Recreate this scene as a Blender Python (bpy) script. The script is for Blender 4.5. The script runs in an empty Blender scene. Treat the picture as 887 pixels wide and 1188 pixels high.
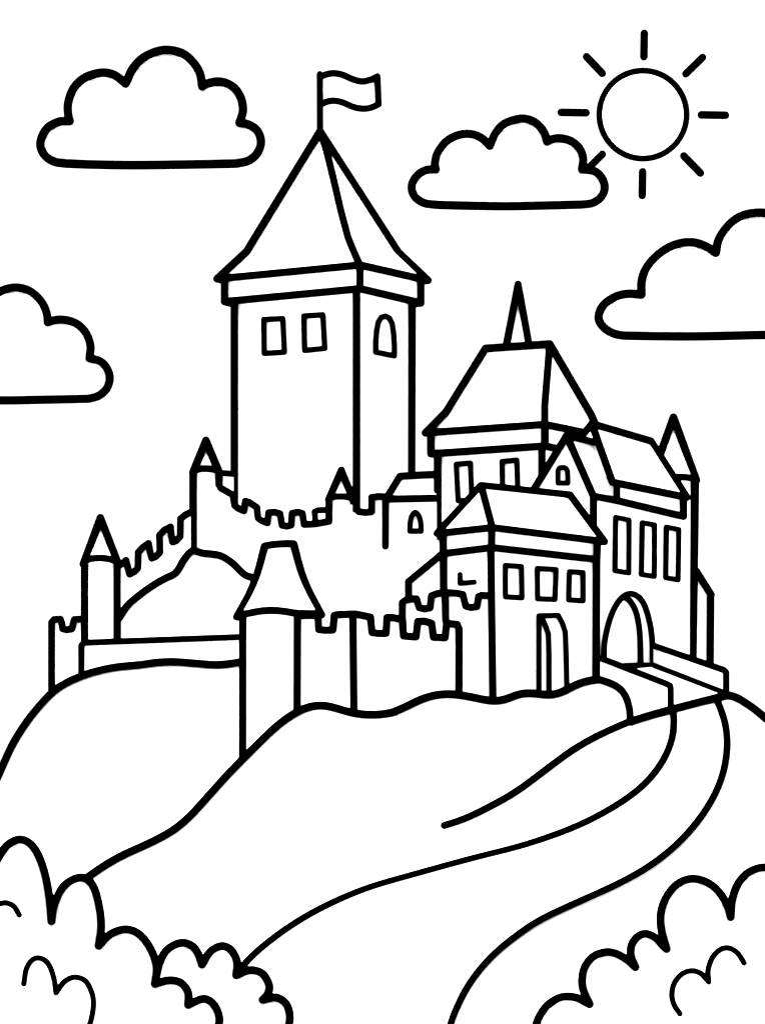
import bpy, bmesh, math
from mathutils import Vector
from mathutils.geometry import tessellate_polygon, delaunay_2d_cdt, intersect_line_plane

# ------------------------------------------------------------------ set-up
S = bpy.context.scene
COL = S.collection
F, HZ, CX, ZC = 3400.0, 890.0, 443.5, 16.0          # focal length in picture units, horizon row, centre column, eye height
EYE = Vector((0, 0, ZC))
ZB = 4.0                                            # how deep foundations go

def P(px, py, Y):
    return Vector(((px - CX) * Y / F, Y, ZC + (HZ - py) * Y / F))

SHEETS = {'R1': (230, 60, 3.168), 'R2': (220, 340, 3.168), 'R3': (40, 480, 3.4115), 'R4': (440, 310, 3.168),
          'R5': (620, 460, 3.696), 'R6': (440, 540, 3.168), 'R7': (260, 600, 3.4115), 'R8': (620, 660, 3.322),
          'S1': (0, 20, 2.772), 'S2': (460, 20, 2.0773), 'S3': (640, 220, 3.591), 'S4': (0, 310, 4.435),
          'S5': (0, 940, 2.464), 'S6': (600, 980, 3.0906), 'S7': (0, 720, 2.957), 'S8': (240, 800, 2.2175), 'S9': (640, 800, 3.591)}
def q(k, *pts):
    x, y, s = SHEETS[k]
    return [(x + a / s, y + b / s) for a, b in pts]

def smooth(pts, n=6, closed=False):
    out = []
    m = len(pts)
    rng = m if closed else m - 1
    for i in range(rng):
        if closed:
            p0, p1, p2, p3 = pts[i - 1], pts[i], pts[(i + 1) % m], pts[(i + 2) % m]
        else:
            p1, p2 = pts[i], pts[i + 1]
            p0 = pts[i - 1] if i else [2 * a - b for a, b in zip(p1, p2)]
            p3 = pts[i + 2] if i + 2 < m else [2 * a - b for a, b in zip(p2, p1)]
        for j in range(n):
            t = j / n
            out.append(tuple(.5 * (2 * b + (c - a) * t + (2 * a - 5 * b + 4 * c - d) * t * t + (3 * b - a - 3 * c + d) * t ** 3)
                             for a, b, c, d in zip(p0, p1, p2, p3)))
    if not closed:
        out.append(tuple(pts[-1]))
    return out

def interp(pts, x):
    if x <= pts[0][0]: return pts[0][1]
    for (a, b), (c, d) in zip(pts, pts[1:]):
        if x <= c: return b + (d - b) * (x - a) / (c - a) if c > a else d
    return pts[-1][1]

# ------------------------------------------------------------------ materials
def white_mat(name, base):
    m = bpy.data.materials.new(name); m.use_nodes = True
    nt = m.node_tree; b = nt.nodes['Principled BSDF']
    b.inputs['Roughness'].default_value = .95
    b.inputs['Specular IOR Level'].default_value = 0
    no = nt.nodes.new('ShaderNodeTexNoise'); no.inputs['Scale'].default_value = 1.5; no.inputs['Detail'].default_value = 4
    r = nt.nodes.new('ShaderNodeValToRGB')
    r.color_ramp.elements[0].color = (base - .02,) * 3 + (1,)
    r.color_ramp.elements[1].color = (base + .02,) * 3 + (1,)
    nt.links.new(no.outputs['Fac'], r.inputs['Fac']); nt.links.new(r.outputs['Color'], b.inputs['Base Color'])
    return m
WHITE = white_mat('white_paint', .80)
INK = bpy.data.materials.new('black_ink'); INK.use_nodes = True
_b = INK.node_tree.nodes['Principled BSDF']
_b.inputs['Base Color'].default_value = (0, 0, 0, 1); _b.inputs['Roughness'].default_value = 1
_b.inputs['Specular IOR Level'].default_value = 0

# ------------------------------------------------------------------ mesh builder: white body (0) + black edge mouldings (1)
NS = 14
FAT = 1.3                                           # edge mouldings are cut this much fuller
class MB:
    def __init__(self): self.v = []; self.f = []; self.m = []
    def face(self, pts, mat=0):
        i = len(self.v); self.v += [tuple(p) for p in pts]
        self.f.append(tuple(range(i, i + len(pts)))); self.m.append(mat)
    def strip(self, rings, closed=True, mat=0):
        for A, B in zip(rings, rings[1:]):
            n = len(A)
            for k in range(n if closed else n - 1):
                l = (k + 1) % n
                self.face((A[k], A[l], B[l], B[k]), mat)
    def ball(self, c, r):
        rows = []
        for i in range(0, 9):
            a = math.pi * i / 8
            rows.append([c + Vector((r * math.sin(a) * math.cos(b), r * math.sin(a) * math.sin(b), r * math.cos(a)))
                         for b in [2 * math.pi * k / NS for k in range(NS)]])
        self.strip(rows, True, 1)
    def rod(self, a, b, ra, rb):
        d = b - a
        if d.length < 1e-6: return
        u = d.orthogonal().normalized(); w = d.normalized().cross(u)
        R = lambda c, r: [c + u * r * math.cos(t) + w * r * math.sin(t) for t in [2 * math.pi * k / NS for k in range(NS)]]
        self.strip([R(a, ra), R(b, rb)], True, 1)
    def ink(self, pts, w=8.4, closed=False, proud=1.4):
        """round black moulding along world points; w = its width as it reads in the picture"""
        w = w + FAT
        pts = [Vector(p) for p in pts]
        if closed: pts = pts + [pts[0]]
        rr = [w / 2 * p.y / F for p in pts]
        pts = [p - Vector((0, proud * r, .12 * proud * r)) for p, r in zip(pts, rr)]      # mouldings stand proud of the front
        for i, (a, b) in enumerate(zip(pts, pts[1:])): self.rod(a, b, rr[i], rr[i + 1])
        for p, r in zip(pts, rr): self.ball(p, r)
    def slab(self, front, back):
        """closed solid between two outlines of the same length"""
        tri = tessellate_polygon([[Vector((p.x / p.y, p.z / p.y, 0)) for p in front]])
        for t in tri:
            self.face([front[i] for i in t]); self.face([back[i] for i in reversed(t)])
        n = len(front)
        for k in range(n):
            l = (k + 1) % n
            self.face((front[k], front[l], back[l], back[k]))
    def wall(self, outline, depth, thick):
        """upright wall: outline in picture units, depth(px) in metres"""
        fr = [P(x, y, depth(x)) for x, y in outline]
        self.slab(fr, [p + Vector((0, thick, 0)) for p in fr])
    def build(self, name, parent=None, mats=None):
        me = bpy.data.meshes.new(name)
        org = Vector((0, 0, 0)) if parent is None else parent.matrix_world.translation
        if parent is None and self.v:
            xs = [p[0] for p in self.v]; ys = [p[1] for p in self.v]; zs = [p[2] for p in self.v]
            org = Vector(((min(xs) + max(xs)) / 2, (min(ys) + max(ys)) / 2, min(zs)))
        elif parent is not None:
            org = Vector(parent['_o'])
        me.from_pydata([tuple(Vector(p) - org) for p in self.v], [], self.f)
        for m in (mats or (WHITE, INK)): me.materials.append(m)
        me.polygons.foreach_set('material_index', self.m)
        bm = bmesh.new(); bm.from_mesh(me)
        bmesh.ops.remove_doubles(bm, verts=bm.verts, dist=1e-4)
        bmesh.ops.recalc_face_normals(bm, faces=bm.faces)
        bm.to_mesh(me); bm.free()
        o = bpy.data.objects.new(name, me); COL.objects.link(o)
        o['_o'] = tuple(org)
        if parent is None: o.location = org
        else:
            o.parent = parent
        return o

def thing(name, label, cat, loc, group=None):
    o = bpy.data.objects.new(name, None); COL.objects.link(o)
    o.location = loc; o['_o'] = tuple(loc); o['label'] = label; o['category'] = cat
    o.empty_display_size = .5
    if group: o['group'] = group
    return o
def tag(o, label, cat, group=None):
    o['label'] = label; o['category'] = cat
    if group: o['group'] = group
    return o
def part(mb, name, parent):
    return mb.build(name, parent)
def structure(o):
    o['kind'] = 'structure'; return o

# ------------------------------------------------------------------ building helpers
def lerp(a, b, t): return a + (b - a) * t
def ring(L, C, R):
    return [L, C, R, L + R - C]                     # the far corner closes the parallelogram
def flat(p, z): return Vector((p.x, p.y, z))

def boxed(mb, top, bot, edges):
    """four-cornered block; edges: letters L C R B (uprights), t / b (left+right top / bottom mouldings), T / D (all round)"""
    mb.strip([bot, top]); mb.face(top); mb.face(bot[::-1])
    for i, k in enumerate('LCRB'):
        if k in edges: mb.ink([bot[i], top[i]])
    if 'T' in edges: mb.ink(top, closed=True)
    if 'D' in edges: mb.ink(bot, closed=True)

def plane_of(a, b, c):
    n = (b - a).cross(c - a).normalized()
    if n.y > 0: n = -n
    return a, n
def on(plane, pts, off=0.0):
    a, n = plane
    a = a + n * off
    return [intersect_line_plane(EYE, P(x, y, 100), a, n) for x, y in pts]

def window(parent, plane, pts, w=5.8, name='window', frame='window_frame', closed=True, extra=()):
    pane = MB()
    fr = on(plane, pts, .05); bk = on(plane, pts, -.12)
    pane.slab(fr, bk)
    o = part(pane, name, parent)
    f = MB(); f.ink(on(plane, pts, .06), w, closed)
    for e in extra: f.ink(on(plane, e, .06), w)
    part(f, frame, o)
    return o

def turret(label, cx, r, Y, rim_y, bulge, apex, left=None, right=None, w=7.6, bodyr=None, zb=ZB, coner=None, group=None):
    """round shaft under a cone; left/right: rows between which its side outline shows"""
    t = thing('turret', label, 'turret', P(cx, HZ, Y).to_3d() * 1.0, group)
    t.location.z = zb; t['_o'] = tuple(t.location)
    u = Y / F; c = P(cx, rim_y, Y); bodyr = bodyr or r; coner = coner or r
    n = 32
    def rimp(k, rad, dz=0):
        a = 2 * math.pi * k / n
        return Vector((c.x + rad * u * math.cos(a), c.y - rad * u * math.sin(a), c.z + bulge * u * math.sin(a) + dz))
    sh = MB()
    top = [rimp(k, bodyr - 3.2) for k in range(n)]; bot = [flat(p, zb) for p in top]
    sh.strip([bot, top]); sh.face(top); sh.face(bot[::-1])
    if left: sh.ink([P(cx - bodyr, left[0], Y), P(cx - bodyr, left[1], Y)], w)
    if right: sh.ink([P(cx + bodyr, right[0], Y), P(cx + bodyr, right[1], Y)], w)
    part(sh, 'shaft', t)
    cn = MB(); ap = P(apex[0], apex[1], Y)
    rim = [rimp(k, coner) for k in range(n)]
    core = [rimp(k, coner - 3) for k in range(n)]; tip = ap - Vector((0, 0, 8 * u))
    for k in range(n): cn.face((core[k], core[(k + 1) % n], tip))
    cn.face(core[::-1])
    cn.ink(rim, w * .9, True)
    cn.ink([rim[0], ap, rim[n // 2]], w + .6)
    part(cn, 'cone_roof', t)
    return t

# ------------------------------------------------------------------ terrain
def front_Y(py): return 188 - .2 * (py - 800)       # depth of the near slope
def rear_Y(py): return 212 - .12 * (py - 770)

def resample(pts, n):
    L = [0]
    for a, b in zip(pts, pts[1:]): L.append(L[-1] + math.dist(a, b))
    out = []
    for i in range(n):
        s = L[-1] * i / (n - 1)
        k = next((j for j in range(1, len(L)) if L[j] >= s - 1e-9), len(L) - 1)
        t = (s - L[k - 1]) / max(1e-9, L[k] - L[k - 1])
        out.append(tuple(lerp(u, v, t) for u, v in zip(pts[k - 1], pts[k])))
    return out
def relax(pts, gap=9, it=4):
    L = sum(math.dist(a, b) for a, b in zip(pts, pts[1:]))
    p = resample(pts, max(4, int(L / gap)))
    for _ in range(it):
        p = [p[0]] + [tuple(.25 * a + .5 * b + .25 * c for a, b, c in zip(p[i - 1], p[i], p[i + 1])) for i in range(1, len(p) - 1)] + [p[-1]]
    return smooth(p, 3)

HILL_A = smooth(q('S5', (245, 195), (290, 163), (350, 128), (420, 97), (480, 66), (530, 28)) [:-1]
                + q('S7', (600, 715), (650, 672), (720, 595), (780, 528), (832, 475))
                + q('R7', (75, 955), (150, 880), (220, 815), (290, 768), (340, 747), (395, 742), (450, 757), (510, 775), (570, 782), (640, 778),
                    (700, 762))[1:]
                + q('R6', (30, 910), (80, 895), (140, 863), (200, 843), (250, 838), (300, 843), (360, 855), (420, 867), (460, 862),
                    (510, 837), (560, 835), (620, 845), (660, 838), (720, 805), (760, 790), (800, 786)))
HILL_B = smooth(q('R8', (240, 423), (290, 440), (325, 460), (350, 492), (364, 540), (367, 585)))
HILL_C = smooth(q('R8', (367, 588), (450, 562), (530, 540), (620, 516), (700, 496), (742, 487), (775, 495), (810, 515), (850, 543), (890, 577)))
HILL_A = relax(HILL_A, 7, 3)
EXT_L = [(-420, 1400), (-250, 1270), (-100, 1170), (0, 1095), (60, 1050)]
EXT_R = [(905, 848), (950, 890), (1050, 980), (1200, 1110), (1420, 1290)]
CREST_F = EXT_L + HILL_A + HILL_B + HILL_C + EXT_R
REAR = smooth(q('S7', (-100, 760), (-45, 620), (0, 520), (40, 432), (80, 365), (125, 305), (180, 246), (230, 212), (285, 188), (340, 171), (400, 159),
                  (480, 151), (540, 143), (600, 141), (680, 147), (740, 151), (790, 147), (840, 139)))
CREST_R = [(-500, 1340), (-300, 1250), (-140, 1110), (-80, 1030)] + REAR + [(320, 775), (380, 800), (460, 830), (560, 880), (700, 960)]
MOUND = smooth(q('R3', (335, 808), (370, 757), (425, 710), (480, 672), (520, 650), (560, 628), (590, 580), (612, 552), (632, 542), (665, 551), (700, 555),
                   (740, 563), (785, 592), (830, 635), (870, 650)))
CREST_M = [(80, 800), (112, 752), (130, 728)] + MOUND + [(308, 678), (340, 705), (380, 745), (430, 800)]

def dedupe(c):
    out = [c[0]]
    for p in c[1:]:
        if p[0] > out[-1][0] + .8: out.append(p)
    return out

def hillside(name, crest, Yof, ybot, Yend, drop, lines, back=70):
    mb = MB()
    cr = dedupe(crest)
    N = 22
    rows = []
    c3 = [P(x, y + 4.2, Yof(y)) for x, y in cr]
    rows.append([Vector((p.x, p.y + back, -3)) for p in c3])
    rows.append([Vector((p.x, p.y + 14, p.z - drop)) for p in c3])
    for i in range(N + 1):
        t = i / N
        rows.append([P(x, lerp(y + 4.2, max(ybot, y + 30), t), Yof(lerp(y, max(ybot, y + 30), t))) for x, y in cr])
    rows.append([Vector((p.x, min(p.y - 12, Yend), -3)) for p in rows[-1]])
    for A, B in zip(rows, rows[1:]):
        for k in range(len(A) - 1): mb.face((A[k], A[k + 1], B[k + 1], B[k]))
    for pts, w, onslope in lines:
        mb.ink([P(x, y, Yof(y + w / 2) if onslope else Yof(y) - .15) for x, y in pts], w, proud=0 if onslope else .5)
    o = structure(mb.build(name))
    return o

FOLD = smooth(q('S8', (610, 350), (660, 335), (720, 305), (790, 267), (850, 222))
              + q('R8', (60, 762), (130, 708), (200, 665), (280, 625), (367, 588)))
FOLD = relax(FOLD)
hillside('hill', CREST_F, front_Y, 1400, 60, 7,
         [([p for p in HILL_A], 8.6, False), (HILL_B, 7.8, False), (HILL_C, 8.4, False), (FOLD, 7.9, True)])
hillside('hill', CREST_R, rear_Y, 1250, 150, 6, [(REAR, 8.4, False)])
hillside('hill', CREST_M, lambda y: 219 - .02 * (y - 640), 800, 215.2, 5, [(MOUND, 8.2, False)])

g = MB()
g.face([(-6000, -1500, 0), (6000, -1500, 0), (6000, 9000, 0), (-6000, 9000, 0)])
structure(g.build('ground'))

# the road winding down from the bridge
RL = smooth(q('S9', (504, 85), (511, 150), (502, 205), (480, 265), (445, 325), (400, 380), (345, 430), (280, 475), (200, 522), (110, 567), (0, 610))
            + q('S8', (800, 405), (700, 430), (600, 457), (500, 485), (420, 508), (340, 540), (260, 580), (190, 625), (130, 672), (93, 708))
            + [(270, 1140), (255, 1190), (240, 1290)])
RR = smooth(q('S9', (684, 38), (710, 95), (727, 160), (731, 230), (722, 310), (700, 390), (660, 470), (610, 545), (550, 615), (490, 672), (435, 715))
            + q('S6', (440, 98), (340, 150), (240, 195), (140, 240), (60, 280))
            + q('S8', (800, 630), (750, 668), (705, 715), (665, 770), (637, 830), (624, 862)) + [(515, 1225), (510, 1290)])
RL, RR = relax(RL), relax(RR)
rd = MB()
A, B = resample(RL[3:], 60), resample(RR[3:], 60)
rows = []
for a, b in zip(A, B):
    rows.append([P(lerp(a[0], b[0], j / 8), lerp(a[1], b[1], j / 8), front_Y(lerp(a[1], b[1], j / 8))) + Vector((0, 0, .05)) for j in range(9)])
rd.strip(rows, False)
for e in (RL, RR):
    rd.ink([P(x, y, front_Y(y + 3.6)) for x, y in e], 7.5, proud=.3)
structure(rd.build('road'))

# ------------------------------------------------------------------ great tower
T = thing('great_tower', 'tallest square castle tower with steep pointed roof and a waving flag on top', 'tower', P(375, HZ, 240).xyz)
T.location.z = ZB; T['_o'] = tuple(T.location)
YC, YS = 235.0, 242.1
top = ring(P(272.4, 345, YS), P(413.4, 330, YC), P(477.6, 346, YS)); top[3].z = top[1].z
bot = [flat(p, ZB) for p in top]
b = MB(); boxed(b, top, bot, ''); 
b.ink([P(272, 352, YS), P(272, 588, YS)], 8.2); b.ink([P(413.4, 336, YC), P(413.4, 592, YC)], 8.6); b.ink([P(477.8, 350, YS), P(477.2, 552, YS)], 8.3)
b.ink([top[3], bot[3]], 8)
part(b, 'wall', T)
b = MB()
ct = ring(P(260.6, 324, YS + .3), P(417.4, 307, YC - .8), P(487.9, 326, YS + .3)); cb = ring(P(260.6, 350, YS + .3), P(417.4, 335, YC - .8), P(487.9, 351.6, YS + .3))
for k in (ct, cb): k[3].z = k[0].z
boxed(b, ct, cb, ''); b.ink(cb, 8.2, True)
for i in range(4): b.ink([ct[i], cb[i]], 8)
part(b, 'cornice', T)
ev = ring(P(252, 323.6, YS + .5), P(417.6, 307.5, YC - 1.2), P(496.2, 325.4, YS + .5)); ev[3].z = ev[0].z
apx = P(371.2, 152.5, 242.3)
kn = [lerp(ev[0], apx, .287), lerp(ev[1], apx, .29), lerp(ev[2], apx, .287)]
kn = [P(286.2, 291.8, kn[0].y), P(404.5, 277.5, kn[1].y), P(461.8, 292.8, kn[2].y)]; kn.append(kn[0] + kn[2] - kn[1]); kn[3].z = kn[0].z
b = MB()
b.strip([ev, kn])
for i in range(4): b.face((kn[i], kn[(i + 1) % 4], apx))
b.face(ev[::-1])
b.ink(ev, 8.2, True)
for i in range(4):
    if i == 1:
        b.ink([P(*p, lerp(ev[1].y - .2, apx.y - .3, k / 6)) for k, p in enumerate(q('R1', (593, 783), (570, 732), (550, 683), (525, 590), (497, 470), (470, 360), (450, 295)))], 8)
    else: b.ink([ev[i], kn[i], apx], 8.4)
part(b, 'roof', T)
plL = plane_of(top[0], top[1], bot[1]); plR = plane_of(top[1], top[2], bot[1])
window(T, plL, q('R2', (272, 97), (342, 94), (348, 217), (274, 222)), 5.9)
window(T, plL, q('R2', (419, 84), (489, 80), (496, 203), (422, 211)), 5.9)
window(T, plR, q('R2', (684, 217), (684, 180), (687, 140), (693, 108), (704, 90), (719, 85), (734, 92), (744, 112), (749, 145), (752, 190), (752, 231), (718, 224)), 5.9)
b = MB(); b.ink([P(371, 86.5, 242.3), P(371.2, 154, 242.3)], 6.8)
pole = part(b, 'flagpole', T)
up = smooth(q('R1', (447, 93), (475, 83), (500, 80), (530, 86), (570, 103), (603, 110), (632, 104), (658, 92)))
lo = smooth(q('R1', (447, 196), (475, 184), (500, 181), (530, 187), (570, 204), (605, 210), (635, 206), (662, 194)))
b = MB()
n = len(up); wave = lambda i: 242.3 + .5 * math.sin(i / n * 6.3)
fu = [P(*up[i], wave(i)) for i in range(n)]; fl = [P(*lo[i], wave(i)) for i in range(n)]
d = Vector((0, .05, 0))
b.strip([[p - d for p in fu], [p - d for p in fl], [p + d for p in fl], [p + d for p in fu], [p - d for p in fu]], False)
b.ink(fu + fl[::-1], 6.8)
part(b, 'flag', pole)

# ------------------------------------------------------------------ keep with the little spire
K = thing('keep', 'square castle building with hipped roof and thin ridge spire right of the tallest tower', 'building', flat(P(600, HZ, 230), ZB))
YC, YL, YR = 224.0, 229.5, 229.9
top = ring(P(507.2, 522, YL), P(628.3, 512, YC), P(690, 520, YR)); top[3].z = top[1].z
bot = [flat(p, ZB) for p in top]
b = MB(); boxed(b, top, bot, '')
b.ink([P(507.2, 527, YL), P(507.4, 622, YL)], 8.4); b.ink([P(628, 518, YC), P(627.6, 560, YC)], 8.0); b.ink([top[2], bot[2]], 8)
part(b, 'wall', K)
b = MB()
ct = ring(P(499.2, 502, YL + .1), P(631.3, 493, YC - .6), P(694, 505, YR)); cb = ring(P(499.4, 526.3, YL + .1), P(631.3, 517.3, YC - .6), P(694, 530.5, YR))
for k in (ct, cb): k[3].z = k[0].z
boxed(b, ct, cb, ''); b.ink(cb, 8.2, True)
for i in range(4): b.ink([ct[i], cb[i]], 8.2 if i != 1 else 8.6)
part(b, 'cornice', K)
ev = ring(P(493.2, 502, YL + .2), P(631.2, 492.2, YC - 1), P(695.5, 505.5, YR + .2)); ev[3].z = ev[0].z
r0, r1 = P(562.6, 404.3, 229.6), P(637, 399.2, 228.4)
k0 = P(*q('R4', (243, 533))[0], 229.5); k1 = lerp(ev[1], r1, .28); k2 = P(*q('R4', (775, 541))[0], 229.6); k3 = lerp(ev[3], r0, .3)
k1 = P(631.2, 470, k1.y)
b = MB()
b.face((ev[0], ev[1], k1, k0)); b.face((k0, k1, r1, r0)); b.face((ev[1], ev[2], k2, k1)); b.face((k1, k2, r1))
b.face((ev[2], ev[3], k3, k2)); b.face((k2, k3, r0, r1)); b.face((ev[3], ev[0], k0, k3)); b.face((k3, k0, r0)); b.face(ev[::-1])
b.ink(ev, 8.2, True); b.ink([ev[0], k0, r0, r1, k2, ev[2]], 8.6); b.ink([r1, k1, ev[1]], 8.0)
roof = part(b, 'roof', K)
b = MB()
sa = P(*q('R4', (508, 63))[0], 230.2); s0 = P(*q('R4', (466, 287))[0], 229.3); s1 = P(*q('R4', (548, 284))[0], 229.0)
dd = Vector((0, 2.2, 0)); sq = [s0, s1, s1 + dd, s0 + dd]
for i in range(4): b.face((sq[i], sq[(i + 1) % 4], sa)); b.ink([sq[i], sa], 7.8)
b.face(sq[::-1])
part(b, 'spire', roof)
plL = plane_of(top[0], top[1], bot[1])
window(K, plL, q('R4', (281, 724), (333, 720), (338, 845), (320, 856), (288, 858)), 5.6)
window(K, plL, q('R4', (449, 714), (503, 709), (508, 850), (452, 850)), 5.6)

# ------------------------------------------------------------------ hall with three tall windows and the arched gateway
Hh = thing('hall', 'long castle hall with gabled roof, three tall windows and the arched gateway at the bridge', 'building', flat(P(720, HZ, 209), ZB))
YC, YL, YR = 203.0, 204.8, 213.7
top = ring(P(619, 569, YL), P(687.6, 575.5, YC), P(793, 598, YR)); bot = [flat(p, ZB) for p in top]
ga = P(656.6, 505.2, 203.9)
b = MB(); boxed(b, top, bot, '')
b.face((top[0], top[1], ga)); b.ink([top[1], P(687.6, 640, YC)], 8); b.ink([top[0], P(619, 640, YL)], 8)
part(b, 'wall', Hh)
wallY = lambda x: YC + (YR - YC) * (x - 687.6) / (793 - 687.6)
b = MB()                                             # lower gabled bay
le = P(690.5, 513, 207.4); ee = P(722, 583, wallY(722) - .1)
bk0 = top[0] + (ee - top[1])
b.face((ga, top[1], ee, le)); b.face((ga, le, bk0, top[0])); 
b.ink([P(618, 568.5, YL), ga, top[1]], 8.2); b.ink([ga, P(690.3, 513.2, 207.1)], 7.4)
part(b, 'gable_roof', Hh)
b = MB()                                             # main roof
m0, m1 = P(685.8, 491.6, 206.2), P(753.9, 511.6, 214.6)
e0, e1 = P(709.6, 559.2, 204.6), P(795.6, 576.8, wallY(795.6) - .5)
z0, z1 = P(662, 520, 212.5), P(735, 548, 221)
b.face((m0, m1, e1, e0)); b.face((m0, m1, z1, z0)); b.face((m0, e0, z0)); b.face((m1, e1, z1)); b.face((e0, e1, z1, z0))
b.ink([z0, m0, m1, e1, e0, m0], 8.2); b.ink([z0, z1, m1], 7)
part(b, 'main_roof', Hh)
b = MB()
x0, x1 = 714.7, 791.9
fr = [P(x0, 560, wallY(x0) - .3), P(x1, 577, wallY(x1) - .3), P(x1, 599, wallY(x1) - .3), P(x0, 580.5, wallY(x0) - .3)]
b.slab(fr, [p + Vector((-.0, 1.2, 0)) for p in fr])
b.ink([fr[0], fr[3]], 7.2); b.ink([fr[1], fr[2]], 7.8); b.ink([P(687.6, 575.3, YC - .1), fr[3], fr[2]], 7.9)
part(b, 'cornice', Hh)
pl = plane_of(top[1], top[2], bot[1]); plg = plane_of(top[0], top[1], ga)
window(Hh, pl, q('R5', (346, 518), (403, 529), (402, 756), (343, 746)), 5.5)
window(Hh, pl, q('R5', (460, 541), (512, 550), (511, 771), (456, 762)), 5.5)
window(Hh, pl, q('R5', (563, 560), (616, 570), (613, 786), (560, 776)), 5.5)
window(Hh, plg, q('R5', (98, 371), (98, 318), (103, 308), (110, 304), (127, 304), (134, 308), (139, 318), (141, 371)), 5.2)
oa = smooth(q('R8', (265, 347), (267, 290), (277, 235), (293, 180), (313, 138), (337, 108), (365, 95), (395, 104), (418, 132), (434, 175), (447, 235), (452, 295), (453, 362)))
ia = smooth(q('R8', (343, 107), (365, 122), (385, 155), (397, 200), (404, 260), (406, 362)))
window(Hh, pl, oa, 6.3, 'gateway', 'gate_arch', False, (ia,))

# ------------------------------------------------------------------ gatehouse in front
G = thing('gatehouse', 'hip-roofed castle gatehouse at the front with three small windows over a narrow door', 'building', flat(P(605, HZ, 195), ZB))
YC, YL, YR = 190.0, 194.2, 196.1
top = ring(P(514.2, 640, YL), P(568.8, 634, YC), P(691.2, 648, YR)); bot = [flat(P(514.5, 800, YL), ZB), flat(P(571, 812, YC), ZB), flat(P(691, 788, YR), ZB)]
bot.append(bot[0] + bot[2] - bot[1])
b = MB(); boxed(b, top, bot, '')
b.ink([P(513.9, 642, YL), P(514.2, 700, YL)], 8.2); b.ink([P(568.8, 636, YC), P(571.2, 812, YC)], 8.2); b.ink([P(691.3, 650, YR), P(690.6, 787, YR)], 8.4)
b.ink([top[3], bot[3]], 8)
part(b, 'wall', G)
b = MB()
ct = ring(P(513.6, 617.5, YL), P(570, 612, YC - .3), P(692.2, 628, YR)); cb = ring(P(513.6, 642, YL), P(569.5, 635, YC - .3), P(691.6, 648.8, YR))
for k in (ct, cb): k[3].z = k[0].z
boxed(b, ct, cb, ''); b.ink(cb, 7.8, True)
for i in range(4): b.ink([ct[i], cb[i]], 8)
part(b, 'cornice', G)
ev = ring(P(506.8, 618.6, YL + .1), P(570.6, 611.8, YC - .6), P(700.3, 628, YR)); ev[3].z = ev[0].z
r0, r1 = P(557.6, 563.2, 195.6), P(660.5, 574.2, 199)
b = MB()
b.face((ev[0], ev[1], r0)); b.face((ev[1], ev[2], r1, r0)); b.face((ev[2], ev[3], r1)); b.face((ev[3], ev[0], r0, r1)); b.face(ev[::-1])
b.ink(ev, 8, True); b.ink([ev[0], r0, r1, ev[2]], 8.4); b.ink([r0, ev[1]], 8); b.ink([r1, ev[3]], 8)
part(b, 'roof', G)
pl = plane_of(top[1], top[2], bot[1])
plL = plane_of(top[0], top[1], bot[1])
window(G, pl, q('R6', (462, 367), (521, 371), (523, 486), (462, 482)), 5.6)
window(G, pl, q('R6', (579, 378), (648, 382), (644, 492), (580, 489)), 5.6)
window(G, pl, q('R6', (697, 390), (747, 393), (747, 497), (694, 493)), 5.6)
window(G, pl, q('R6', (585, 850), (585, 552), (656, 550), (672, 580), (682, 612), (685, 700), (688, 850)), 5.6, 'door', 'door_frame', False,
       (q('R6', (594, 556), (608, 585), (620, 618), (622, 700), (622, 850)),))
lw = MB(); lw.ink(on(plL, q('R6', (295, 400), (295, 433), (347, 428)), .06), 5.4)
o = part(lw, 'window_ledge', G); o['label'] = 'half drawn black window corner'

# ------------------------------------------------------------------ round corner tower
Rt = thing('round_tower', 'stout round corner tower with flat-topped flared roof at the lower left of the castle', 'tower', flat(P(323.6, HZ, 192.5), ZB))
Y0 = 192.5; u = Y0 / F; n = 36; cx = 323.6
b = MB(); c = P(cx, 714, Y0)
tr = [Vector((c.x + 38.3 * u * math.cos(2 * math.pi * k / n), Y0 - 38.3 * u * math.sin(2 * math.pi * k / n), c.z)) for k in range(n)]
b.strip([[flat(p, ZB) for p in tr], tr]); b.face(tr)
b.ink([P(281.9, 716, Y0), P(281.6, 880, Y0)], 8.5); b.ink([P(365, 716, Y0 + .5), P(365, 880, Y0 + .5)], 8)
part(b, 'shaft', Rt)
b = MB()
rimline = q('R7', (50, 393), (75, 389), (100, 386), (150, 378), (190, 376), (230, 378), (265, 383), (290, 388), (330, 387), (385, 385))
prof = [(49.1, 0), (42.5, 12), (36, 24), (30.5, 36), (26, 48), (22.5, 60), (19.5, 72), (17.0, 81.5)]
rows = []
for r, h in prof:
    row = []
    for k in range(n):
        a = 2 * math.pi * k / n; x = cx + .3 + r * math.cos(a)
        y = interp(rimline, cx + .3 + 49.1 * math.cos(a)) if math.sin(a) >= -.01 else lerp(715.2, 712.9, (x - 274) / 99)
        y = lerp(y, 632.2 - .08 * (x - cx), h / 81.5)
        p = P(x, y, Y0); p.y = Y0 - r * u * math.sin(a); p.x = (x - CX) * u
        row.append(p)
    rows.append(row)
ax = lambda row: sum(row, Vector()) / n
core = [[lerp(p, ax(row), 3.5 / rr_[0]) for p in row] for row, rr_ in zip(rows, prof)]
b.strip(core); b.face(core[-1]); b.face(core[0][::-1])
b.ink(rows[0], 8, True); b.ink(rows[-1], 8, True)
b.ink([r[0] for r in rows], 8.6); b.ink([r[n // 2] for r in rows], 8.6)
part(b, 'roof', Rt)

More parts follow.
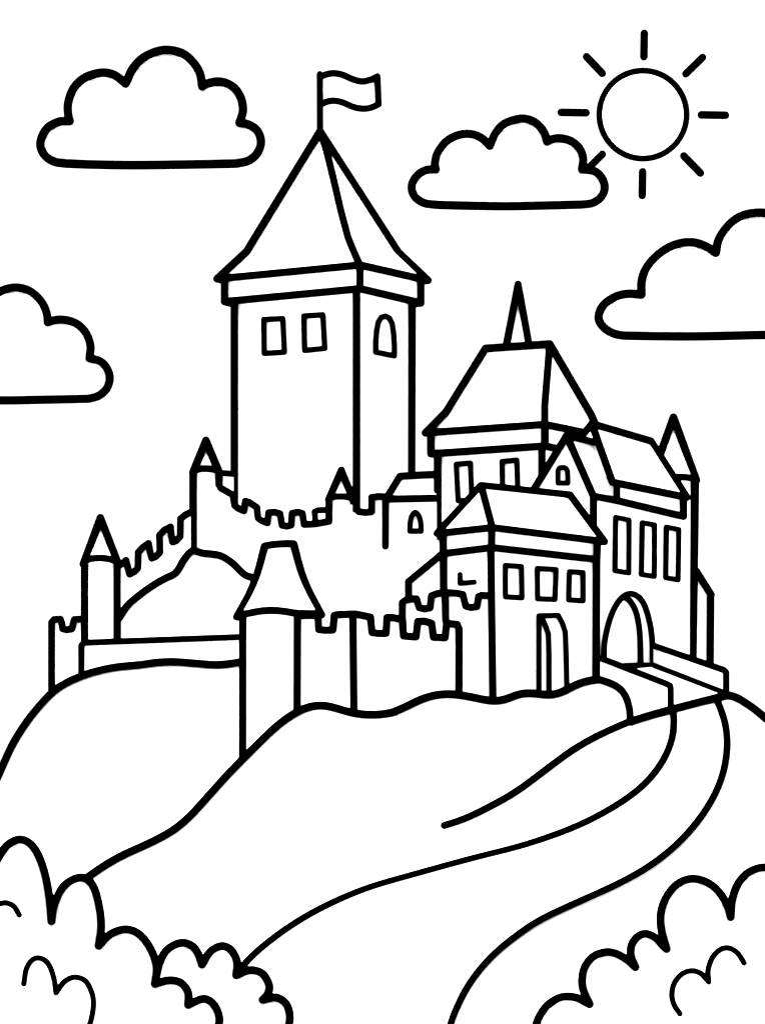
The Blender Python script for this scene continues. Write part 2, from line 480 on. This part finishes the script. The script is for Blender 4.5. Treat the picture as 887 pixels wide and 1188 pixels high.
# ------------------------------------------------------------------ curtain walls
def battlement(label, outline, ink, depth, thick=1.4, w=8, extra=(), name='battlement', cat='wall', split=None):
    b = MB()
    for ol in outline: b.wall(ol, depth, thick)
    for l in ink: b.ink([P(x, y, depth(x)) for x, y in l], w)
    for l, ww in extra: b.ink([P(x, y, depth(x)) for x, y in l], ww)
    return tag(b.build(name), label, cat)

def zrow(Y, z=ZB): return HZ + (ZC - z) * F / Y      # the row a foundation reaches

dp = lambda x: interp([(345, 188), (410, 187), (540, 188.6)], x)
la = q('R7', (290, 388), (372, 387), (374, 443), (400, 446), (430, 445), (435, 387), (450, 384), (509, 382))
lb = q('R7', (509, 382), (522, 382), (579, 394), (585, 455), (612, 459), (640, 458), (643, 396), (668, 396), (704, 404)) + \
     q('R6', (85, 575), (88, 625), (134, 629), (140, 572), (165, 571), (192, 579), (198, 630), (240, 632), (246, 579), (285, 583), (292, 600))
zr = zrow(187.5)
e = q('R6', (292, 600))[0][0]
battlement('long front battlement wall joining the stout round tower to the gatehouse',
           [la + [(409.2, zr), (345, zr)], lb + [(e, zr), (409.2, zr)]],
           [la, lb, [lb[-1], (e - .2, 806)], [la[0], (344.6, 824)], [(409.2, 712), (410.4, 826)]], dp, w=8.2)
dp2 = lambda x: interp([(460, 193), (515.8, 191.6), (569, 189.7)], x)
l1 = q('R6', (83, 575), (83, 503), (95, 494), (115, 490), (136, 489), (146, 522), (165, 526), (185, 522), (190, 478), (210, 470), (240, 466))
l2 = q('R6', (240, 466), (280, 468), (306, 473), (316, 516), (335, 521), (357, 518), (363, 480), (375, 476), (406, 478))
zr = zrow(191)
battlement('small folded battlement wall wrapped round the left side of the gatehouse',
           [[(466.2, zr)] + l1 + [(515.8, zr)], [(515.8, zr)] + l2 + [(568.2, zr)]],
           [l1, l2, [l2[0], (516.5, 720)]], dp2, w=7.8)
b = MB(); sl = [(473.4, zrow(196)), (473.6, 692), (473.4, 674.5), (512, 642.6), (522, 640), (522, zrow(196))]
b.wall(sl, lambda x: 196.2, 2.5); b.ink([P(x, y, 196.2) for x, y in sl[1:4]], 8)
tag(b.build('lean_to'), 'small lean-to with one sloping roof edge left of the gatehouse', 'lean-to')

# left side walls and turrets
zr = zrow(215.5)
lf = q('R3', (70, 1092), (70, 825), (80, 813), (105, 812), (111, 830), (114, 850), (130, 854), (150, 850), (155, 830), (160, 813), (200, 812))
battlement('short notched wall at the far left edge of the castle, beside a slim turret',
           [[(60.5, zr)] + lf[1:] + [(98.6, zr)]], [lf], lambda x: 217.8, w=7.6)
lw_ = [(94.8, 783)] + q('R3', (187, 916), (197, 905), (825, 882))
battlement('long low plain wall on the left slope between the slim turret and the round tower',
           [[(94.8, zr)] + lw_[1:] + [(283, 738), (283, zr)]], [], lambda x: 214.0, 1.0, extra=((lw_[:3], 6.8), (lw_[2:], 6.6)), name='rampart')
turret('slim round turret with cone roof standing on the low left wall', 117.6, 19.0, 217.2, 654, 5.5, (117.1, 600.5), (656, 744), (656, 741), 8.0, coner=20.2)
ls = q('R3', (338, 598), (352, 590), (364, 579), (371, 605), (378, 634), (396, 625), (411, 610), (412, 548), (430, 528), (453, 512), (459, 545), (466, 571),
       (482, 564), (498, 547), (496, 480), (515, 460), (540, 447), (543, 480), (548, 507), (562, 502), (578, 485), (579, 415), (598, 400), (622, 388))
dpl = lambda x: 223.2 + .02 * (x - 139)
zr = zrow(224)
battlement('stepped battlement wall climbing the rocky mound between the two left turrets',
           [[(139, zr)] + ls[:-1] + [(219.5, 596), (219.5, zr)]], [ls], dpl, w=7.6)
turret('half-round turret with cone roof at the upper left corner of the inner wall', 239.4, 15.2, 227.6, 548, 3.0, (239.2, 511), (549, 637), (551, 562), 8.2)
li = q('R2', (105, 707), (115, 716), (160, 741), (166, 780), (176, 789), (200, 800), (205, 764), (220, 768), (248, 787), (252, 826), (262, 834), (286, 844), (290, 806),
       (312, 804), (333, 810), (340, 853), (358, 856), (373, 852), (376, 808), (398, 804), (415, 809), (421, 850), (465, 847), (512, 838))
lj = q('R2', (612, 790), (620, 802), (645, 806), (668, 803), (668, 750), (692, 747), (722, 748))
dpi = lambda x: 229.2
zr = zrow(229)
battlement('inner battlement wall with curved notches below the tallest tower',
           [[(253, zr), (253, 560)] + li[:-1] + [(381, 604.5), (410, 596)] + lj + [(452, 576), (452, zr)]], [li, lj], dpi, w=7.6,
           extra=((q('R2', (462, 838), (459, 803), (470, 798), (506, 796)), 6.8),))
turret('tiny turret with cone roof on the inner wall against the tallest tower', 395.3, 14.2, 229.0, 579.5, 2.4, q('R2', (557, 650))[0], (582, 603), None, 7.6, bodyr=14, coner=14.4)
b = MB(); b.wall([(250, zrow(238)), (250, 548.2), (270, 549.7), (270, zrow(238))], lambda x: 238.4, .8); b.ink([P(254, 548.4, 238.4), P(273, 549.8, 238.4)], 6.4)
tag(b.build('parapet'), 'short plain wall between the upper left turret and the tallest tower', 'wall')

# small house left of the keep
SH = thing('small_house', 'small low house with an arched window tucked between tallest tower and keep', 'house', flat(P(480, HZ, 233), ZB))
b = MB(); ol = [(447, zrow(231)), (447, 578), (506, 576), (506, zrow(231))]
b.wall(ol, lambda x: 228.6, 4); b.ink([P(447, 579, 228.6), P(446.8, 633.5, 228.6)], 7.6)
part(b, 'wall', SH)
b = MB(); rf = [P(447.2, 578.8, 228.4), P(463.6, 552.2, 230.6), P(506, 550, 230.6), P(506, 577.4, 228.4)]
b.slab(rf, [p + Vector((0, 2.2, -.6)) for p in rf]); b.ink([P(506, 577.8, 228.4), rf[0], rf[1], rf[2]], 7.8); b.ink([rf[0] + Vector((0, 4.4, 0)), rf[1]], 7)
part(b, 'roof', SH)
window(SH, plane_of(P(447, 578, 228.6), P(506, 576, 228.6), P(447, 620, 228.6)),
       q('R6', (111, 241), (112, 210), (117, 187), (124, 176), (131, 172), (139, 176), (146, 187), (152, 210), (153, 241)), 5.6)

# right end turret with its buttress
t = turret('round turret with pointed cone roof at the right end of the hall', 780.2, 24.6, 222.4, 557, 1.2, (780.2, 484), None, None, 8, bodyr=24, coner=26.4)
sh = [c for c in t.children if c.name.startswith('shaft')][0]
b = MB(); b.ink([P(805.2, 559, 222.4), P(802.4, 762, 222.4)], 8.8); ed = part(b, 'corner_edge', t)
b = MB(); zr = zrow(223); bo = q('R5', (690, 748), (753, 848)) + [(823.2, 692), (822.6, 772)]
b.wall([(798, zr), (798, 655), bo[0], bo[1], (823.2, 692), (822.6, zr)], lambda x: 223.2, 2); b.ink([P(x, y, 223.2) for x, y in bo], 8)
part(b, 'buttress', t)

# ------------------------------------------------------------------ bridge
Bd = thing('bridge', 'stone bridge with two parapets leading from the arched gateway to the winding road', 'bridge', flat(P(775, HZ, 196), ZB))
dk = MB()
d0, d1, d2, d3 = P(700, 777, 204.2), P(757, 772, 209.6), P(841, 804.5, 187.2), P(777, 823, 185.2)
dk.slab([d0, d1, d2, d3], [flat(p, p.z - 1.2) for p in (d0, d1, d2, d3)])
dk.ink([P(724, 772.2, 205.8), P(757, 771.8, 209.4)], 6.2)
part(dk, 'deck', Bd)
npl = lambda x: lerp(203.4, 186.4, (x - 695.3) / (777 - 695.3))
pb = MB(); tl = q('R8', (253, 343), (505, 441), (520, 449), (522, 458), (522, 535))
zr = 1000
pb.wall([(692, 763.0)] + tl[:-1] + [(777.1, zr), (692, zr)], npl, .8); pb.ink([P(x, y, npl(x)) for x, y in tl], 6.6)
part(pb, 'parapet', Bd)
fpl = lambda x: lerp(209.3, 186.9, (x - 757) / (841.3 - 757))
pb = MB(); tl = q('R8', (458, 295), (725, 388), (735, 397), (735, 484)); ll = q('R8', (455, 372), (735, 480))
pb.wall([tl[0], tl[1], tl[2], (841.3, 900), (757.5, 900)], fpl, .8)
pb.ink([P(x, y, fpl(x)) for x, y in tl], 6.7); pb.ink([P(x, y, fpl(x) - .1) for x, y in ll], 6.5)
part(pb, 'parapet', Bd)

# ------------------------------------------------------------------ puffy bodies: clouds and bushes
def inside(p, poly):
    x, y = p; r = False
    for (a, b), (c, d) in zip(poly, poly[1:] + poly[:1]):
        if (b > y) != (d > y) and x < (c - a) * (y - b) / (d - b) + a: r = not r
    return r
def dist(p, poly):
    m = 1e9; x, y = p
    for (a, b), (c, d) in zip(poly, poly[1:] + poly[:1]):
        l = (c - a) ** 2 + (d - b) ** 2
        t = max(0, min(1, ((x - a) * (c - a) + (y - b) * (d - b)) / l)) if l else 0
        m = min(m, math.hypot(a + t * (c - a) - x, b + t * (d - b) - y))
    return m
def puffy(name, arcs, Y, w, R, curls=(), open_from=None, step=7, cw=5.8):
    line = []
    for a in arcs:
        s = smooth(a, 4)
        line += s if not line else s[1:]
    poly = line[:-1] if math.dist(line[0], line[-1]) < 1 else line[:]
    if open_from: poly = poly + open_from
    bulge = lambda d: math.sqrt(max(0, d) * (2 * R - max(0, d))) if d < R else R
    xs = [p[0] for p in poly]; ys = [p[1] for p in poly]
    pts = list(poly); dd = [0] * len(poly)
    y = min(ys) + step / 2
    while y < max(ys):
        x = min(xs) + step / 2
        while x < max(xs):
            if inside((x, y), poly):
                e = dist((x, y), poly)
                if e > 3: pts.append((x, y)); dd.append(max(0, e - w * .8))
            x += step
        y += step
    n = len(poly)
    res = delaunay_2d_cdt([Vector(p) for p in pts], [(i, (i + 1) % n) for i in range(n)], [], 1, 1e-5)
    V, Fc, orig = res[0], res[2], res[3]
    dep = []
    for v, o in zip(V, orig):
        dep.append(bulge(dd[o[0]] if o else max(0, dist(v, poly) - w * .8)))
    mb = MB(); u = Y / F
    fr = [P(v[0], v[1], Y - t * u) for v, t in zip(V, dep)]
    bk = [P(v[0], v[1], Y + t * u) for v, t in zip(V, dep)]
    for f in Fc:
        mb.face([fr[i] for i in f]); mb.face([bk[i] for i in reversed(f)])
    mb.ink([P(x, y, Y - 10 * u) for x, y in line], w, proud=0)
    for cl in curls:
        s = smooth(cl, 4)
        mb.ink([P(x, y, Y - (bulge(max(0, dist((x, y), poly) - w * .8)) + 1.5) * u) for x, y in s], cw, proud=0)
    return mb.build(name)

grp = None
tag(puffy('cloud', [q('S1', (215, 470), (300, 473), (430, 475), (600, 473), (760, 470)),
    q('S1', (760, 470), (800, 460), (828, 435), (839, 400), (828, 365), (800, 345), (770, 338)),
    q('S1', (770, 338), (781, 300), (775, 260), (755, 228), (725, 210), (695, 206), (665, 213), (650, 221)),
    q('S1', (650, 221), (643, 180), (622, 145), (590, 117), (550, 105), (510, 107), (462, 128), (428, 162), (411, 196), (403, 212)),
    q('S1', (403, 212), (375, 189), (345, 178), (310, 180), (268, 196), (235, 230), (219, 275), (219, 310), (224, 333)),
    q('S1', (224, 333), (190, 335), (155, 353), (135, 383), (130, 415), (145, 445), (175, 464), (215, 470))], 520, 9.4, 34),
    'largest whole puffy cloud at the upper left, beside the flag', 'cloud')
tag(puffy('cloud', [q('S2', (100, 452), (180, 454), (270, 455), (370, 453), (445, 451)),
    q('S2', (445, 451), (472, 447), (493, 432), (501, 409), (493, 385), (475, 370), (446, 366)),
    q('S2', (446, 366), (449, 340), (440, 315), (420, 298), (395, 291), (375, 293), (362, 299)),
    q('S2', (362, 299), (354, 275), (335, 254), (310, 244), (285, 246), (256, 258), (237, 280), (228, 300), (224, 309)),
    q('S2', (224, 309), (205, 291), (180, 281), (150, 283), (120, 298), (99, 325), (92, 350), (94, 366)),
    q('S2', (94, 366), (70, 368), (48, 382), (36, 405), (42, 430), (65, 447), (100, 452))], 520, 9.0, 30),
    'small puffy cloud overlapping one ray of the sun', 'cloud')
tag(puffy('cloud', [q('S3', (1100, 606), (887, 605), (720, 609), (570, 611), (430, 610), (300, 608)),
    q('S3', (300, 608), (260, 600), (220, 578), (195, 542), (200, 503), (225, 470), (270, 443), (320, 433), (372, 437)),
    q('S3', (372, 437), (373, 380), (391, 328), (430, 280), (480, 243), (535, 222), (590, 219), (640, 235), (683, 262)),
    q('S3', (683, 262), (691, 215), (717, 168), (760, 125), (808, 102), (860, 95), (900, 99), (960, 120), (1010, 170), (1030, 240)),
    q('S3', (1030, 240), (1080, 245), (1120, 290), (1130, 340), (1125, 380)),
    q('S3', (1125, 380), (1190, 390), (1240, 440), (1240, 530), (1180, 595), (1100, 606))], 500, 9.2, 34),
    'puffy cloud cut off by the right edge, below the sun', 'cloud')
tag(puffy('cloud', [q('S4', (455, 677), (300, 680), (120, 684), (0, 685), (-300, 682)),
    q('S4', (-300, 682), (-360, 660), (-395, 590), (-385, 510), (-340, 455), (-270, 440)),
    q('S4', (-270, 440), (-285, 390), (-250, 330), (-180, 290), (-105, 290)),
    q('S4', (-105, 290), (-97, 230), (-60, 165), (0, 125), (45, 108), (90, 104), (140, 115), (185, 145), (220, 187), (240, 235), (246, 283)),
    q('S4', (246, 283), (280, 272), (320, 269), (370, 279), (415, 305), (450, 352), (466, 410), (460, 468)),
    q('S4', (460, 468), (515, 483), (550, 520), (565, 570), (550, 622), (510, 660), (455, 677))], 500, 9.0, 32),
    'puffy cloud cut off by the left edge, left of the tallest tower', 'cloud')

tag(puffy('bush', [q('S5', (-120, 700), (-110, 520), (-80, 420), (-60, 400)), q('S5', (-60, 400), (-50, 260), (-25, 180), (0, 128), (25, 97), (60, 84), (95, 105), (122, 160), (140, 240), (147, 318)),
    q('S5', (147, 318), (155, 270), (180, 220), (215, 196), (245, 196), (270, 225), (286, 290), (289, 340), (282, 388)),
    q('S5', (282, 388), (315, 355), (360, 341), (400, 357), (432, 400), (448, 450), (443, 497)),
    q('S5', (443, 497), (485, 487), (518, 495), (538, 523), (538, 557)),
    q('S5', (538, 557), (580, 540), (608, 553), (625, 585), (624, 620), (600, 700))], 84, 9.0, 42,
    curls=[q('S5', (-12, 271), (4, 267), (20, 266), (40, 276), (55, 300)),
           q('S5', (68, 497), (75, 455), (93, 428), (116, 424), (138, 440), (153, 478), (160, 523)),
           q('S5', (160, 523), (185, 490), (215, 478), (245, 490), (263, 525), (267, 560), (259, 605), (245, 640))],
    open_from=[(240, 1325), (-45, 1325)]),
    'big lobed bush in the lower left corner with curled leaf lines', 'bush')
tag(puffy('bush', [q('S5', (440, 520), (452, 450), (475, 402), (515, 380), (548, 388), (567, 412), (577, 442)),
    q('S5', (577, 442), (600, 406), (632, 389), (660, 400), (678, 435), (675, 472)),
    q('S5', (675, 472), (715, 458), (750, 468), (769, 500), (766, 525), (751, 543)),
    q('S5', (751, 543), (790, 536), (818, 555), (828, 588), (824, 620), (800, 690))], 88, 9.0, 30,
    open_from=[(322, 1310), (150, 1310), (160, 1160)]),
    'smaller plain bush peeking out behind the big lower left bush', 'bush')
tag(puffy('bush', [q('S6', (62, 720), (66, 650), (85, 605), (115, 570), (160, 547), (210, 549), (258, 573)),
    q('S6', (258, 573), (238, 530), (231, 490), (240, 442), (270, 403), (315, 386), (355, 392), (395, 415), (422, 440)),
    q('S6', (422, 440), (406, 400), (409, 360), (430, 331), (460, 320), (495, 335), (520, 362), (534, 375)),
    q('S6', (534, 375), (516, 310), (513, 250), (530, 195), (563, 150), (605, 126), (650, 125), (695, 145), (730, 180), (755, 225), (764, 260)),
    q('S6', (764, 260), (768, 205), (785, 150), (815, 110), (850, 89), (890, 82), (950, 92), (1000, 130), (1030, 200)),
    q('S6', (1030, 200), (1090, 230), (1130, 320), (1130, 480), (1100, 720))], 84, 8.8, 42,
    curls=[q('S6', (582, 607), (562, 577), (553, 540), (562, 497), (590, 464), (625, 453), (657, 463), (685, 493)),
           q('S6', (685, 493), (683, 450), (699, 405), (728, 376), (760, 372), (790, 391), (812, 425))],
    open_from=[(960, 1325), (625, 1325)]),
    'large lobed bush in the lower right corner beside the road', 'bush')

# ------------------------------------------------------------------ the sun
c2 = q('S2', (593, 234))[0]; YS = 900.0
Sn = thing('sun', 'round white sun with black rim and eight short rays at the upper right', 'sun', P(c2[0], c2[1], YS))
b = MB(); n = 64; rows = []
for i in range(-8, 9):
    a = math.pi / 2 * i / 8
    rows.append([P(c2[0] + 50.3 * math.cos(a) * math.cos(2 * math.pi * k / n), c2[1] + 50.6 * math.cos(a) * math.sin(2 * math.pi * k / n), YS) + Vector((0, 8 * math.sin(a), 0))
                 for k in range(n)])
b.strip(rows)
b.ink([P(c2[0] + 50.6 * math.cos(2 * math.pi * k / n), c2[1] + 51 * math.sin(2 * math.pi * k / n), YS - 10) for k in range(n)], 6.2, True, 0)
part(b, 'disc', Sn)
for a, e in (((595, 40), (594, 96)), ((735, 98), (695, 137)), ((732, 236), (790, 237)), ((690, 335), (730, 376)), ((591, 373), (590, 430)),
             ((494, 331), (455, 370)), ((395, 230), (455, 231)), ((456, 96), (494, 136))):
    b = MB(); b.ink([P(*p, YS) for p in q('S2', a, e)], 8.2); part(b, 'ray', Sn)

for o in list(bpy.data.objects):
    if o.parent is None and 'label' in o:
        for kind, words in (('cloud', 'puffy clouds in the sky'), ('bush', 'lobed bushes along the bottom'), ('turret', 'round turrets with cone roofs'),
                            ('battlement', 'battlement walls round the castle')):
            if o.name.split('.')[0] == kind: o['group'] = words
for o in list(bpy.data.objects):
    if '_o' in o.keys(): del o['_o']

# ------------------------------------------------------------------ camera
cam = bpy.data.cameras.new('camera'); co = bpy.data.objects.new('camera', cam); COL.objects.link(co)
co.location = EYE; co.rotation_euler = (math.radians(90), 0, 0)
cam.sensor_fit = 'HORIZONTAL'; cam.sensor_width = 36; cam.lens = 36 * F / 887
cam.shift_y = (HZ - 594) / 887; cam.clip_start = 1; cam.clip_end = 20000
S.camera = co

# ------------------------------------------------------------------ bright overcast daylight
EL, AZ = 50, 205                                     # sun height; direction measured from +Y clockwise
w = bpy.data.worlds.new('World'); S.world = w; w.use_nodes = True
nt = w.node_tree; bg = nt.nodes['Background']
sky = nt.nodes.new('ShaderNodeTexSky'); sky.sky_type = 'NISHITA'; sky.sun_disc = False
sky.sun_elevation = math.radians(EL); sky.sun_rotation = math.radians(AZ); sky.dust_density = 1; sky.air_density = 1; sky.ozone_density = 1
hs = nt.nodes.new('ShaderNodeHueSaturation'); hs.inputs['Saturation'].default_value = 0.0     # white cloud cover: no blue left
nt.links.new(sky.outputs['Color'], hs.inputs['Color']); nt.links.new(hs.outputs['Color'], bg.inputs['Color'])
bg.inputs['Strength'].default_value = .15
sl = bpy.data.lights.new('sunlight', 'SUN'); sl.energy = .6; sl.angle = math.radians(90); sl.color = (1, .98, .95)
so = bpy.data.objects.new('sunlight', sl); COL.objects.link(so)
a, e = math.radians(AZ), math.radians(EL)
so.rotation_euler = Vector((math.sin(a) * math.cos(e), math.cos(a) * math.cos(e), math.sin(e))).to_track_quat('Z', 'Y').to_euler()
so.location = (0, 0, 80)

vs = S.view_settings
vs.view_transform = 'Standard'; vs.look = 'None'; vs.gamma = 1; vs.use_curve_mapping = False
EXPO = 5.0
vs.exposure = EXPO
S.cycles.sample_clamp_direct = 1.9 / 2 ** EXPO
S.cycles.sample_clamp_indirect = 1.9 / 2 ** EXPO
S.cycles.max_bounces = 6
S.cycles.filter_width = 1.5
